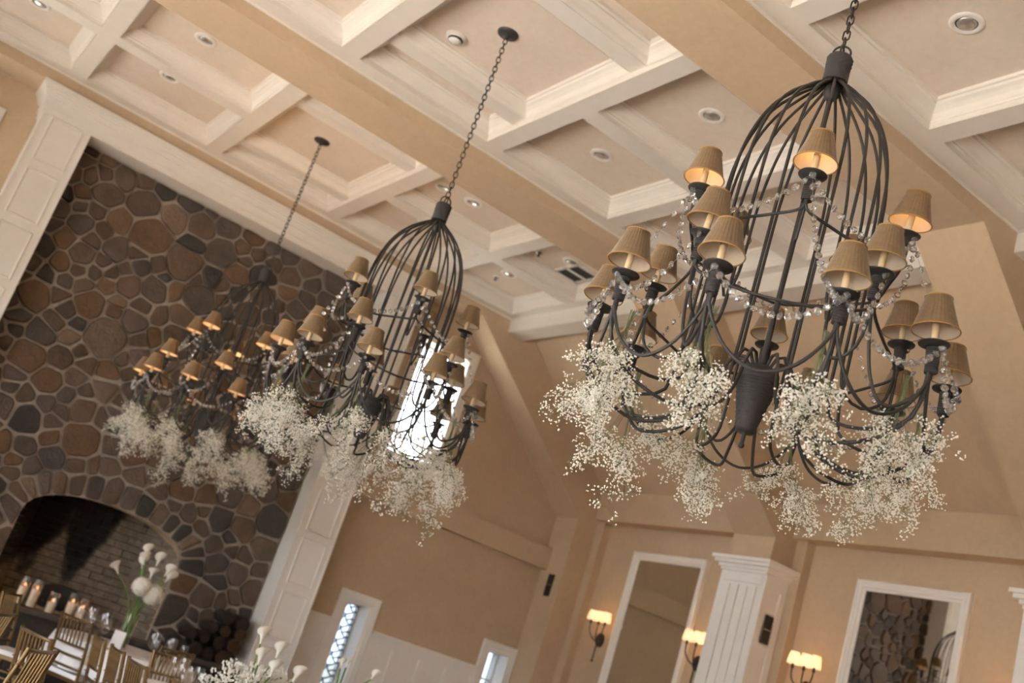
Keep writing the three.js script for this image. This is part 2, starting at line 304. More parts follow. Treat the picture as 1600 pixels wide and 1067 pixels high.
// casings and glass of the windows in that wall
const casing = [[-.115, ZW], [-.115, ZW + .03], [-.10, ZW + .036], [-.03, ZW + .03], [-.02, ZW + .022], [.004, ZW + .022], [.004, ZW - .20]];
const bright = [];
for (const s of [x => x, mx]) {
  const side = s(1) === 1 ? 'right of the fireplace' : 'left of the fireplace';
  const R = ([a, b, c, d]) => [Math.min(s(a), s(b)), Math.max(s(a), s(b)), c, d];
  { const w = R(GX), o = windowUnit('tall bright window high in the wall ' + side, (p, y, q) => [p, Y(y), ZW - q - .04], ...w, 1, 2, .03);
    part(o, 'casing', frameGeo(w[0], w[1], w[2], w[3], casing, (a, b, h) => [a, Y(b), h]), M.white); }
  SW.forEach((q, k) => {
    const w = R(q), o = windowUnit((k ? 'narrow clear window low in the wall by the corner, ' : 'narrow leaded window low in the wall next to the pilaster, ') + side, (p, y, d) => [p, Y(y), ZW - d - .04], ...w, k ? 2 : 1, k ? 4 : 1, .02, M.tinted);
    part(o, 'casing', frameGeo(w[0], w[1], w[2], w[3], casing, (a, b, h) => [a, Y(b), h]), M.white);
    if (!k) {                                       // curling lead lattice in front of the pane
      const z = ZW - .222, lead = (pts, r = .006) => part(o, 'lead_came', tube(pts.map(([x, y]) => V3(x, Y(y), z)), r * 1.5, 14, 5), M.lead);
      const W = w[1] - w[0], n = 9, st = (w[3] - w[2]) / n;
      for (let j = 0; j < n; j++) { const y0 = w[2] + j * st, c = (w[0] + w[1]) / 2;
        for (const e of [-1, 1]) { lead([[c, y0], [c + e * W * .26, y0 + st * .3], [c + e * W * .1, y0 + st * .62], [c, y0 + st]]); lead([[c + e * W * .26, y0 + st * .3], [c + e * W * .46, y0 + st * .5], [c + e * W * .5, y0 + st * .9]]); lead([[c + e * W * .1, y0 + st * .62], [c + e * W * .34, y0 + st * .8], [c + e * W * .5, y0 + st * .72]]); } }
      lead([[w[0] + .02, w[2]], [w[0] + .02, w[3]]]); lead([[w[1] - .02, w[2]], [w[1] - .02, w[3]]]);
    }
  });
}
// stone facing: one mesh per stone
const breast = struct('wall_chimney', 'stone-faced chimney breast with arched firebox', 'fireplace');
const SX0 = .975, SX1 = 4.43, SY0 = FLOOR, SY1 = 3.60;
{
  const arch2 = archPts.map(([x, y]) => [x, Y(y)]);
  const g = extrude(rectPts(SX0 - .02, SX1 + .02, Y(SY0), Y(SY1 + .05)), .03, [arch2]); g.translate(0, 0, ZW); part(breast, 'mortar', boxUV(g), M.mortar);
  const cols = ['#6c5847', '#5f4f42', '#796049', '#48413d', '#3c3937', '#6f5f51', '#594d45', '#7f6a58', '#63564f', '#6c523b', '#504742'].map(c => S({ color: c, roughness: .78, map: stoneMap, bumpMap: stoneBump, bumpScale: .012 }));
  const pool = [0, 0, 1, 1, 2, 3, 3, 4, 5, 5, 6, 6, 7, 8, 8, 9, 10];
  // variable-radius dart throwing over the facing, cleared round the arch
  const inArch = (x, y, m) => { const dx = Math.abs(x - AX); if (dx > .80 + m) return false; if (y < .08) return true; const t = dx / (.80 + m); return y < .08 + (.33 + m) * Math.pow(Math.max(0, 1 - t * t), .4); };
  const pts = [];
  for (let k = 0; k <= 15; k++) { const t = Math.PI * (k + .5) / 16; pts.push([AX + (.93) * Math.cos(t), .06 + .47 * Math.pow(Math.sin(t), .8), .1]); }   // ring round the arch
  for (let tries = 0; tries < 20000; tries++) {
    const x = rr(SX0, SX1), y = rr(SY0, SY1), q = rnd(), r = q < .3 ? rr(.06, .09) : q < .78 ? rr(.1, .145) : rr(.15, .2);
    if (inArch(x, y, .09)) continue;
    let ok = true; for (const p of pts) { const dx = (p[0] - x) * .9, dy = (p[1] - y) * 1.12; if (dx * dx + dy * dy < Math.pow((p[2] + r) * .9, 2)) { ok = false; break; } }
    if (ok) pts.push([x, y, r]);
  }
  for (let k = 0; k < 9; k++) pts.push([AX - .7 + 1.4 * k / 8, -.1, .2, 1]);        // cells that fall inside the opening, not built
  for (let k = 0; k < 7; k++) pts.push([AX - .6 + 1.2 * k / 6, .2, .2, 1]);
  const clip = (poly, nx, ny, d) => { const out = []; for (let i = 0; i < poly.length; i++) { const a = poly[i], b = poly[(i + 1) % poly.length], da = a[0] * nx + a[1] * ny - d, db = b[0] * nx + b[1] * ny - d; if (da <= 0) out.push(a); if (da * db < 0) { const t = da / (da - db); out.push([a[0] + (b[0] - a[0]) * t, a[1] + (b[1] - a[1]) * t]); } } return out; };
  const area = p => { let s = 0; for (let i = 0; i < p.length; i++) { const a = p[i], b = p[(i + 1) % p.length]; s += a[0] * b[1] - a[1] * b[0]; } return s / 2; };
  let made = 0; const rest = [];
  pts.forEach((p, i) => {
    if (p[3]) return;
    const gap = rr(.009, .015);
    let poly = rectPts(SX0, SX1, SY0, SY1);
    for (let j = 0; j < pts.length && poly.length; j++) {
      if (j === i) continue; const q = pts[j], dx = q[0] - p[0], dy = q[1] - p[1], L = Math.hypot(dx, dy); if (L > .95) continue;
      const w = .5 + (p[2] * p[2] - q[2] * q[2]) / (2 * L * L); const m = q[3] ? L : L * Math.min(.8, Math.max(.2, w)) - gap;
      poly = clip(poly, dx / L, dy / L, (p[0] * dx + p[1] * dy) / L + m);
    }
    {                                                                               // keep clear of the arched opening, at its nearest edge
      let k = 0, best = 9; for (let t = 0; t < archPts.length - 1; t++) { const a = archPts[t], b = archPts[t + 1], f = Math.max(0, Math.min(1, ((p[0] - a[0]) * (b[0] - a[0]) + (p[1] - a[1]) * (b[1] - a[1])) / ((b[0] - a[0]) ** 2 + (b[1] - a[1]) ** 2))), d = Math.hypot(a[0] + (b[0] - a[0]) * f - p[0], a[1] + (b[1] - a[1]) * f - p[1]); if (d < best) { best = d; k = t; } }
      const a = archPts[k], b = archPts[k + 1];
      const tx = b[0] - a[0], ty = b[1] - a[1], L = Math.hypot(tx, ty), nx = ty / L, ny = -tx / L; // normal into the opening
      const d = nx * a[0] + ny * a[1]; if (best < .4 && nx * p[0] + ny * p[1] < d) poly = clip(poly, nx, ny, d - .008);
    }
    if (poly.length < 3 || Math.abs(area(poly)) < .004) return;
    // roughen, round the corners twice
    let c = poly.map(a => [a[0] + rr(-.008, .008), a[1] + rr(-.008, .008)]);
    for (let k = 0; k < 2; k++) { const o = []; for (let t = 0; t < c.length; t++) { const a = c[t], b = c[(t + 1) % c.length], f = k ? .25 : rr(.06, .2); o.push([a[0] + (b[0] - a[0]) * f, a[1] + (b[1] - a[1]) * f], [a[0] + (b[0] - a[0]) * (1 - f), a[1] + (b[1] - a[1]) * (1 - f)]); } c = o; }
    const cc = []; for (const a of c) { const b = cc[cc.length - 1]; if (!b || Math.hypot(a[0] - b[0], a[1] - b[1]) > .006) cc.push(a); }
    if (area(cc) < 0) cc.reverse();
    const th = rr(.012, .034), g0 = extrude(cc.map(([x, y]) => [x - p[0], y - p[1]]), th, [], { bevelEnabled: true, bevelThickness: .014, bevelSize: .012, bevelOffset: -.012, bevelSegments: 2 });
    // a slightly uneven face
    const pos = g0.attributes.position, ax = rr(-.06, .06), ay = rr(-.06, .06); for (let t = 0; t < pos.count; t++) if (pos.getZ(t) > 0) pos.setZ(t, pos.getZ(t) + ax * pos.getX(t) + ay * pos.getY(t));
    g0.computeVertexNormals(); g0.translate(p[0], Y(p[1]), ZW + .028); boxUV(g0); const u = g0.attributes.uv, ou = rnd(), ov = rnd(); for (let t = 0; t < u.count; t++) u.setXY(t, u.getX(t) + ou, u.getY(t) + ov);
    const m = cols[pool[Math.floor(rnd() * pool.length)]];
    if (made < 300) { part(breast, made ? 'stone_' + String(made).padStart(3, '0') : 'stone', g0, m); made++; } else rest.push(g0);
  });
  if (rest.length) { const r = part(breast, 'stone_rest', rest, cols[1]); r.userData.kind = 'stuff'; }
  console.log('stones', made, rest.length);
}
// firebox behind the arch: brick courses, darkened by soot higher up
const sootTex = (() => { const n = 256; return tex(n, (u, v) => {
  // v up the back wall, u across; tongues of soot with ragged edges, pale ash-coloured brick below
  const w = fbm(u, v, 8, 4, 131) - .5, tri = Math.max(0, 1 - Math.abs(u - .36) / .13), e = .16 + .42 * tri * (u < .42 ? 1 : .6) + (u > .52 ? Math.min(.85, (u - .52) * 3.1) : 0) + w * .34, k = Math.min(1, Math.max(0, (v - e) * 6)), g = fbm(u, v, 32, 3, 140);
  const c = (1 - k) * (125 + 60 * g) + k * (14 + 14 * g); return [c, c * .95, c * .88]; }, true, 1); })();
{
  const fb = struct('firebox', 'sooty brick firebox inside the arch', 'fireplace');
  const soot = S({ color: '#c2b8ac', roughness: .95, map: sootTex, bumpMap: stoneBump, bumpScale: .003 });
  const x0 = AX - .80, x1 = AX + .80, zb = ZW - .75, y0 = -.70, y1 = .55;
  part(fb, 'mortar', [box(x0 + .2, x1 - .2, Y(y0), Y(y1), zb - .1, zb), box(x0 - .15, x1 + .15, Y(y1), Y(y1 + .1), zb - .1, ZW - .34)], S({ color: '#3c3631', roughness: 1, map: mortarMap }));
  part(fb, 'firebox_floor', box(x0 - .15, x1 + .15, Y(y0 - .1), Y(y0), zb - .1, ZW + .01), M.mortar);
  const bh = .075, bl = .22, mk = (A, B, rows, u0, u1) => { // bricks along the line A-B (plan), one mesh each
    const d = V3(B[0] - A[0], 0, B[1] - A[1]), L = d.length(), ang = Math.atan2(-d.z, d.x), n = Math.ceil(L / bl);
    for (let r = 0; r < rows; r++) for (let k = 0; k < n + (r & 1); k++) {
      const a = Math.max(0, k * bl - (r & 1 ? bl / 2 : 0)), b = Math.min(L, (k + 1) * bl - (r & 1 ? bl / 2 : 0)); if (b - a < .03) continue;
      const g = new THREE.BoxGeometry(b - a - .008, bh - .008, .05); const p = g.attributes.position, uv = g.attributes.uv;
      for (let t = 0; t < p.count; t++) uv.setXY(t, ((a + b) / 2 + p.getX(t)) / L * (u1 - u0) + u0, (r * bh + bh / 2 + p.getY(t)) / (rows * bh) * .96);
      g.rotateY(ang); const t = (a + b) / 2 / L; g.translate(A[0] + d.x * t, Y(y0) + r * bh + bh / 2, A[1] + d.z * t + rr(-.003, .003)); part(fb, 'brick', g, soot);
    } };
  mk([x0 + .25, zb], [x1 - .25, zb], 16, .12, .86); mk([x0 - .02, ZW - .02], [x0 + .25, zb], 15, .02, .12); mk([x1 - .25, zb], [x1 + .02, ZW - .02], 15, .86, .98);
  part(fb, 'outer_wall', [box(x0 - .25, x0 - .12, Y(y0), Y(y1 + .1), zb - .1, ZW - .34), box(x1 + .12, x1 + .25, Y(y0), Y(y1 + .1), zb - .1, ZW - .34), box(x0 - .25, x1 + .25, Y(y0), Y(y1 + .1), zb - .2, zb - .1)], M.mortar);
  const h = struct('hearth', 'raised dark stone hearth in front of the firebox', 'hearth');
  part(h, 'hearth_slab', box(SX0 + .02, SX1 - .0, Y(-.745), Y(-.70), ZW + .03, -10.62), S({ color: '#5b5450', roughness: .7, map: stoneMap }));
  part(h, 'hearth_riser', box(SX0 + .03, SX1 - .01, Y(FLOOR), Y(-.745), ZW + .03, -10.66), S({ color: '#453f3b', roughness: .9, map: stoneMap }));
}
// white pilasters and entablature of the surround
{
  const zf = -10.65;
  for (const s of [x => x, mx]) {
    const o = struct('pilaster', s(1) === 1 ? 'white panelled pilaster right of the stone' : 'white panelled pilaster left of the stone', 'pilaster');
    const xs = s(1) === 1 ? [4.455, 4.915] : [.51, .975], [a, b] = xs;
    part(o, 'shaft', box(a, b, Y(FLOOR), Y(3.62), ZW, zf), M.white);
    let y = 3.625;
    for (let k = 0; k < 9; k++) {                    // a raised moulding round each sunk panel
      const h = k ? .49 : .455, y1 = y - .035, y0 = y1 - h; if (y0 < FLOOR) break;
      part(o, 'panel_moulding', frameGeo(a + .085, b - .072, Y(y0), Y(y1), [[0, zf], [.0, zf + .006], [.008, zf + .012], [.016, zf + .006], [.026, zf + .002]], (p, q, r) => [p, q, r]), M.white);
      y = y0 - .05;
    }
    part(o, 'stile', [box(a, a + .02, Y(FLOOR), Y(3.6), zf, zf + .012), box(b - .02, b, Y(FLOOR), Y(3.6), zf, zf + .012)], M.white);
    part(o, 'plinth', box(a - .025, b + .025, Y(FLOOR), Y(FLOOR + .3), ZW, zf + .035), M.white);
  }
  const e = struct('entablature', 'white moulded entablature over the stone', 'moulding');
  const a = .51, b = 4.915;
  [[3.60, 3.66, .03], [3.66, 3.68, .045], [3.68, 3.745, .05], [3.745, 3.765, .075], [3.765, 3.79, .09], [3.79, 3.815, .11], [3.815, 3.835, .13], [3.835, 3.868, .15]].forEach(([y0, y1, p]) => part(e, 'moulding', box(a - p * .8, b + p * .8, Y(y0), Y(y1), ZW, zf + p), M.white));
}

// ------------------------------------------------------------------ mirrors on the right wall
[[-9.82, -8.60, 'tall white framed mirror nearest the fireplace corner'], [-6.61, -5.44, 'tall white framed mirror reflecting the stone fireplace'], [-3.40, -2.23, 'tall white framed mirror out beside the camera']].forEach(([z0, z1, label]) => {
  const y0 = -.75, y1 = 1.90, o = thing('wall_mirror', label, 'mirror', [XR, Y(y0), (z0 + z1) / 2], 'mirrors on the right wall');
  const W = (z1 - z0) / 2, H = y1 - y0;
  part(o, 'frame', frameGeo(-W, W, 0, H, [[0, 0], [0, .055], [.012, .066], [.03, .066], [.04, .056], [.062, .052], [.07, .036], [.092, .03], [.095, .012]], (p, q, h) => [-h, q, p]), M.white);
  part(o, 'mirror_glass', box(-.02, -.014, .09, H - .09, -W + .09, W - .09), M.mirror);
});

// ------------------------------------------------------------------ sconces
function sconce(z, label) {
  const o = thing('wall_sconce', label, 'sconce', [XR, Y(.80), z], 'three-light wall sconces');
  part(o, 'backplate', new THREE.CylinderGeometry(.062, .062, .03, 20).rotateZ(Math.PI / 2).scale(1, 1.3, 1).translate(-.015, 0, 0), M.iron);
  part(o, 'tail_rod', [rod(V3(-.05, .0, 0), V3(-.05, -.24, -.0), .008), new THREE.SphereGeometry(.016, 10, 8).translate(-.05, -.25, 0)], M.iron);
  for (let k = -1; k <= 1; k++) {
    const tx = -.115 + (k ? 0 : .012), tz = k * .128;
    part(o, 'arm', tube([V3(-.03, -.02, 0), V3(-.07, -.02, tz * .25), V3(tx * .95, .06, tz * .85), V3(tx, .15, tz), V3(tx, .2, tz)], .0075, 16, 8), M.iron);
    part(o, 'cup', lathe([[.004, .16], [.018, .165], [.014, .18], [.012, .215]], 12).translate(tx, 0, tz), M.iron);
    part(o, 'shade', lathe([[.06, .20], [.058, .235], [.05, .285], [.042, .315], [.041, .317]], 20).translate(tx, 0, tz), M.sconceGlass, 'glowing white shade');
    part(o, 'bulb', new THREE.SphereGeometry(.016, 10, 8).translate(tx, .255, tz), M.bulbLit);
    const l = new THREE.PointLight('#ffb76b', .17); l.position.set(tx, .255, tz); l.castShadow = true; l.name = 'sconce_light'; o.add(l);
  }
}
sconce(-10.04, 'wall sconce with three lit shades by the fireplace corner'); sconce(-8.40, 'wall sconce half hidden behind the white pier'); sconce(-6.955, 'wall sconce with three lit shades left of the mirror that reflects stone'); sconce(-5.09, 'wall sconce at the lower right edge, just below the frame');

// ------------------------------------------------------------------ ceiling fittings
const zm = BEAMS.slice(0, -1).map(([, z0], b) => (z0 + BEAMS[b + 1][0]) / 2);
function downlight(x, z, label) {
  const o = thing('recessed_light', label, 'ceiling light', [x, Y(PAN), z], 'recessed ceiling lights');
  part(o, 'trim_ring', lathe([[.062, -.002], [.066, -.012], [.09, -.010], [.098, -.002], [.098, .0]], 28), M.white);
  part(o, 'reflector', lathe([[.063, -.003], [.058, -.0035], [.05, -.006]], 28), M.black);
  part(o, 'lens', lathe([[.055, -.004], [.05, -.012], [.03, -.018], [.001, -.02]], 24), M.silver);
}
[[1.26, -8.64, 'recessed ceiling light beside the far main beam, left coffers'], [1.267, -9.72, 'recessed ceiling light in the left coffer above the stone wall'], [.05, -9.745, 'recessed ceiling light at the upper left corner of the picture'], [4.113, -6.64, 'recessed ceiling light left of the nearest chandelier, farther one'], [4.118, -5.38, 'recessed ceiling light just left of the nearest chandelier dome'], [4.11, -3.36, 'recessed ceiling light at the upper right corner of the picture'], [4.129, -8.65, 'recessed ceiling light right of the middle chandelier ring'], [4.157, -9.65, 'recessed ceiling light behind the middle chandelier dome'], [5.415, -8.65, 'recessed ceiling light next to the ceiling vent'], [5.37, -9.75, 'recessed ceiling light in the farthest right corner coffer'], [5.382, -5.37, 'recessed ceiling light seen through the nearest chandelier cage'], [3.80, -8.70, 'round ceiling fitting peeking out beside the beam left of the middle chain']].forEach(a => downlight(...a));
{
  const v = thing('ceiling_vent', 'dark double air vent in the right hand coffer', 'vent', [5.63, Y(PAN), -8.75 - .08]);
  part(v, 'frame', [box(-.16, .16, -.014, 0, -.22, -.19), box(-.16, .16, -.014, 0, .19, .22), box(-.16, -.13, -.014, 0, -.22, .22), box(.13, .16, -.014, 0, -.22, .22), box(-.16, .16, -.014, 0, -.02, .02)], M.white);
  part(v, 'duct', box(-.13, .13, -.004, -.001, -.19, .19), M.black);
  for (let k = 0; k < 6; k++) part(v, 'slat', box(-.13, .13, -.011, -.008, -.16 + k * .064 - .006, -.16 + k * .064 + .006), M.black);
  const d = thing('smoke_detector', 'round white smoke detector beside the middle canopy', 'smoke detector', [2.488, Y(PAN), -6.43]);
  part(d, 'base', lathe([[0, -.014], [.075, -.014], [.08, 0]], 24), M.white); part(d, 'head', lathe([[0, -.05], [.03, -.048], [.052, -.034], [.056, -.014]], 24), M.white); part(d, 'vent_slot', lathe([[.051, -.038], [.0565, -.03], [.0575, -.024], [.0545, -.02]], 24), M.iron);
  [[5.142, -8.87, 'tiny sprinkler head near the ceiling vent'], [5.37, -10.02, 'tiny sprinkler head in the corner coffer']].forEach(([x, z, l]) => { const s = thing('sprinkler_head', l, 'sprinkler', [x, Y(PAN), z], 'sprinkler heads'); part(s, 'rose', lathe([[0, -.006], [.03, -.006], [.034, 0]], 16), M.silver); part(s, 'nozzle', lathe([[0, -.04], [.016, -.038], [.008, -.02], [.01, -.006]], 12), M.black); });
}
// loudspeaker grilles
function grille(name, label, place) {
  const o = thing(name, label, 'speaker', place.at, 'wall speakers', place.turn);
  part(o, 'housing', box(-.052, .052, .0, .27, -.005, .012), M.black);
  part(o, 'divider', box(-.052, .052, .13, .14, .012, .018), M.silver);
  for (const y of [.008, .146]) part(o, 'grille', [...Array(7)].map((_, k) => box(-.045, .045, y + k * .0165, y + k * .0165 + .009, .012, .018)), M.iron);
}
grille('speaker_grille', 'black two-part grille on the corner post by the fireplace', { at: [7.86 - .006, Y(1.12), -10.73], turn: -Math.PI / 2 });
grille('speaker_grille', 'black two-part grille on the side of the white pier', { at: [8.0, Y(1.10), -7.36 + .012 + .02], turn: 0 });

// ------------------------------------------------------------------ chandeliers
const CH = [{ z: -2.775, rot: 0, lit: [0, 1, 4], name: 'nearest', light: .16 }, { z: -6.02, rot: 43, lit: [11], name: 'middle', light: .16 }, { z: -9.22, rot: 12, lit: 'all', name: 'farthest', light: .5 }];
const CXX = 2.68, TOP = 2.77;
const TIERS = [{ r: .41, y: 1.97, n: 5, a: 133 }, { r: .515, y: 1.65, n: 5, a: 98 }, { r: .655, y: 1.45, n: 10, a: 117 }];
const pol = (r, y, deg) => V3(r * Math.cos(deg * Math.PI / 180), y, r * Math.sin(deg * Math.PI / 180));
const beadGeo = (() => { const g = new THREE.OctahedronGeometry(.0142, 1); g.scale(1, 1, .62); return g.toNonIndexed(); })(); beadGeo.computeVertexNormals();
const ropeSleeve = (r0, r1, h, turns) => { const n = turns * 10, pts = []; for (let i = 0; i <= n; i++) { const t = i / n, a = t * turns * 6.2832, r = r0 + (r1 - r0) * t; pts.push(V3(r * Math.cos(a), t * h, r * Math.sin(a))); } return tube(pts, h / turns * .5, n, 5); };
// shared lamp pieces
const shadeGeo = (() => { const g = lathe([[.078, .052], [.067, .088], [.055, .13], [.0435, .172]], 40); return g; })(), liningGeo = lathe([[.0765, .0525], [.0655, .088], [.0535, .13], [.042, .1715]], 32);
const shadeTrims = [new THREE.TorusGeometry(.0785, .0028, 6, 36).rotateX(Math.PI / 2).translate(0, .052, 0), new THREE.TorusGeometry(.044, .0028, 6, 28).rotateX(Math.PI / 2).translate(0, .172, 0)];

const candleGeo = lathe([[0, 0], [.0125, 0], [.0125, .08], [.011, .084], [0, .084]], 14), socketGeo = lathe([[.0125, .082], [.0135, .092], [.009, .1], [.006, .1]], 14), bulbGeo = new THREE.SphereGeometry(.014, 12, 10).scale(1, 1.5, 1).translate(0, .125, 0);
const pan = lathe([[0, -.012], [.02, -.012], [.034, -.006], [.05, 0], [.052, .004], [.046, .006], [.0, .002]], 28), sleeveGeo = ropeSleeve(.0195, .021, .085, 12).translate(0, -.1, 0), sleeveCore = new THREE.CylinderGeometry(.02, .019, .09, 12).translate(0, -.055, 0);
const sleeveAll = join([sleeveGeo, sleeveCore]);
const linkGeo = (() => { const p = []; for (let i = 0; i < 16; i++) { const a = i / 16 * 6.2832; p.push(V3(.013 * Math.cos(a), .013 * Math.sin(a) + (Math.sin(a) > 0 ? .012 : -.012), 0)); } return tube(p, .0038, 22, 5, true); })();
// baby's breath: a hanging bunch; several different ones
const floretGeo = new THREE.IcosahedronGeometry(.0047, 0);
function bunchGeo(nBranch, len, spread, nFl) {
  const stems = [], fl = [], o = new THREE.Matrix4(), q = new THREE.Quaternion(), e = new THREE.Euler();
  const put = (p, s) => { e.set(rnd() * 6, rnd() * 6, rnd() * 6); q.setFromEuler(e); o.compose(p, q, V3(s, s * rr(.6, 1), s)); fl.push(norm(floretGeo.clone().applyMatrix4(o))); };
  const lobes = [...Array(5)].map((_, i) => { const a = i * 2.4 + rnd() * 1.2, o = spread * rr(.35, 1.25), L = len * [1, .62, .8, .52, .9][i]; return V3(Math.cos(a) * o, -L, Math.sin(a) * o); });
  for (let b = 0; b < nBranch; b++) {
    const end = lobes[b % 5].clone().add(V3(rr(-1, 1), rr(-.7, .9), rr(-1, 1)).multiplyScalar(.045)), midp = end.clone().multiplyScalar(.5).add(V3(-end.x * .22, 0, -end.z * .22));
    stems.push(tube([V3(rr(-.016, .016), .05, rr(-.016, .016)), V3(rr(-.006, .006), -.02, rr(-.006, .006)), midp, end], .001, 8, 3));
    const k = Math.round(nFl / nBranch);
    for (let c = 0; c < 8; c++) {                  // twigs fanning from the branch, each with a little cloud
      const base = midp.clone().lerp(end, .3 + rnd() * .75), tip = base.clone().add(V3(rr(-1, 1), rr(-.8, .4), rr(-1, 1)).multiplyScalar(.055));
      stems.push(rod(base, tip, .0008, 3));
      for (let f = 0; f < k / 8; f++) { const d = V3(rr(-1, 1), rr(-1, 1), rr(-1, 1)); d.normalize().multiplyScalar(.028 * Math.cbrt(rnd())); put(tip.clone().add(d), rr(.6, 1.15)); }
    }
  }
  return [join(stems), mergeGeometries(fl, false)];
}
const bunches = [bunchGeo(20, .44, .15, 1450), bunchGeo(20, .42, .17, 1400), bunchGeo(20, .47, .13, 1400), bunchGeo(20, .40, .16, 1350), bunchGeo(20, .46, .15, 1400), bunchGeo(20, .43, .14, 1400)];
function chandelier(def, ci) {
  const c = thing('chandelier', ['large black iron birdcage chandelier nearest the camera, at the right', 'black iron birdcage chandelier in the middle of the row, before the bright window', 'black iron birdcage chandelier farthest away, before the stone wall'][ci], 'chandelier', [CXX, Y(1.0), def.z], 'birdcage chandeliers hung in a row', -def.rot * Math.PI / 180);
  const y = h => h - 1.0;                           // heights inside the group
  // canopy, chain
  part(c, 'canopy', lathe([[0, y(PAN) - .05], [.012, y(PAN) - .05], [.02, y(PAN) - .028], [.055, y(PAN) - .02], [.075, y(PAN) - .012], [.078, y(PAN)]], 28), M.iron);
  { const ch = new THREE.Group(); ch.name = 'chain'; c.add(ch); const y0 = y(TOP) + .055, y1 = y(PAN) - .05, n = Math.round((y1 - y0) / .0385);
    for (let k = 0; k < n; k++) { const l = part(ch, k ? 'link_' + String(k).padStart(3, '0') : 'link', linkGeo, M.iron); l.position.y = y0 + (k + .5) * (y1 - y0) / n; l.rotation.y = (k & 1) * Math.PI / 2 + .5; } }
  for (const t of [0, Math.PI / 2]) part(c, 'hanging_ring', new THREE.TorusGeometry(.036, .0045, 8, 24).rotateY(t + .6).translate(0, y(TOP) + .022, 0), M.iron);
  part(c, 'collar', [ropeSleeve(.048, .053, .115, 22).translate(0, y(TOP) - .122, 0), new THREE.CylinderGeometry(.047, .052, .125, 24).translate(0, y(TOP) - .0625, 0)], M.ironRope);
  part(c, 'collar_ball', new THREE.SphereGeometry(.034, 16, 12).scale(1, 1.3, 1).translate(0, y(TOP) - .17, 0), M.iron);
  // central stem and the cage: every rod comes straight down and curls out to a lamp
  part(c, 'stem', rod(V3(0, y(TOP) - .2, 0), V3(0, y(1.36), 0), .011), M.iron);
  const L = []; TIERS.forEach((T, ti) => { for (let k = 0; k < T.n; k++) L.push({ ti, r: T.r, y: T.y, a: T.a + 360 / T.n * k }); });
  L.slice().sort((p, q) => ((p.a % 360) - (q.a % 360))).forEach((l, k) => {
    const a0 = 18 * k + 8, d = ((l.a % 360) - a0 + 540) % 360 - 180, rb = .305, yb = l.ti === 0 ? 1.74 : l.ti === 1 ? 1.36 : 1.155, ys = l.ti === 0 ? 1.95 : l.ti === 1 ? 1.6 : 1.42;
    const pr = [[.03, 2.68, 0], [.042, 2.635, 0], [.112, 2.576, 0], [.195, 2.49, 0], [.243, 2.404, 0], [.277, 2.30, 0], [.297, 2.19, 0], [.304, 2.07, .0], [.304, ys, .1], [rb + .005, yb + .09, .3], [rb + .03, yb + .02, .5], [(rb + l.r) / 2, yb - .012, .75], [l.r - .03, yb + .03, .95], [l.r - .004, (yb + l.y - .1) / 2 + .03, 1], [l.r, l.y - .07, 1]];
    part(c, k ? 'cage_rod_' + String(k).padStart(3, '0') : 'cage_rod', tube(pr.map(([r, h, t]) => pol(r, y(h), a0 + d * t)), .0067, 44, 6), M.iron);
  });
  // urn at the foot
  part(c, 'urn', [ropeSleeve(.036, .078, .19, 17).translate(0, y(1.125), 0), lathe([[0, 1.105], [.034, 1.105], [.04, 1.13], [.078, 1.31], [.074, 1.345], [.05, 1.365], [0, 1.37]].map(([r, h]) => [r, y(h)]), 24)], M.ironRope);
  part(c, 'finial', [rod(V3(0, y(1.11), 0), V3(0, y(1.06), 0), .008), new THREE.SphereGeometry(.012, 10, 8).translate(0, y(1.055), 0)], M.iron);
  // lamps
  L.forEach((l, i) => {
    const g = new THREE.Group(); g.name = i ? 'candle_lamp_' + String(i).padStart(3, '0') : 'candle_lamp'; g.position.copy(pol(l.r, y(l.y), l.a)); const tl = rr(-.06, .06), t2 = rr(-.06, .06); g.rotation.set(tl, rr(0, 6), t2); c.add(g);
    const on = def.lit === 'all' ? (i % 5 !== 3) : def.lit.includes(i);
    part(g, 'drip_pan', pan, M.iron); part(g, 'sleeve', sleeveAll, M.ironRope); part(g, 'candle_tube', candleGeo, M.candle); part(g, 'socket', socketGeo, M.silver); part(g, 'bulb', bulbGeo, on ? M.bulbLit : M.bulbOff);
    part(g, 'lamp_shade', shadeGeo, M.shade); part(g, 'shade_lining', liningGeo, M.lining); shadeTrims.forEach(t => part(g, 'shade_trim', t, M.shadeTrim));
    if (on) { const p = new THREE.PointLight('#ffc07a', def.light); p.position.set(0, .125, 0); p.castShadow = true; p.name = 'lamp_light'; g.add(p); }
  });
  // arms: rods between the lamps and down into the urn
  let an = 0; const arm = (pts, r = .0068) => part(c, an++ ? 'arm_' + String(an - 1).padStart(3, '0') : 'arm', tube(pts, r, 28, 6), M.iron);
  const foot = (l, off = 0) => { const d = pol(.007, 0, l.a + off); return pol(l.r, y(l.y) - .1, l.a).add(d); };
  const swag = (p, q, dip, r = .006, inn = .92) => { const A = foot(p, 40), B = foot(q, -40), m = A.clone().add(B).multiplyScalar(.5); m.x *= inn; m.z *= inn; m.y = Math.min(A.y, B.y) - dip; const k1 = A.clone().lerp(m, .45), k2 = B.clone().lerp(m, .45); k1.y = A.y - (A.y - m.y) * .78; k2.y = B.y - (B.y - m.y) * .78; arm([A.clone().add(V3(0, .03, 0)), A.clone().add(V3(0, -.03, 0)), k1, m, k2, B.clone().add(V3(0, -.03, 0)), B.clone().add(V3(0, .03, 0))], r); };
  const U = L.slice(0, 5), Mi = L.slice(5, 10), Lo = L.slice(10);
  const near = (a, list) => list.slice().sort((p, q) => Math.abs(((p.a - a + 540) % 360) - 180) - Math.abs(((q.a - a + 540) % 360) - 180));
  U.forEach((u, k) => swag(u, U[(k + 1) % 5], .075, .0062, 1.12));
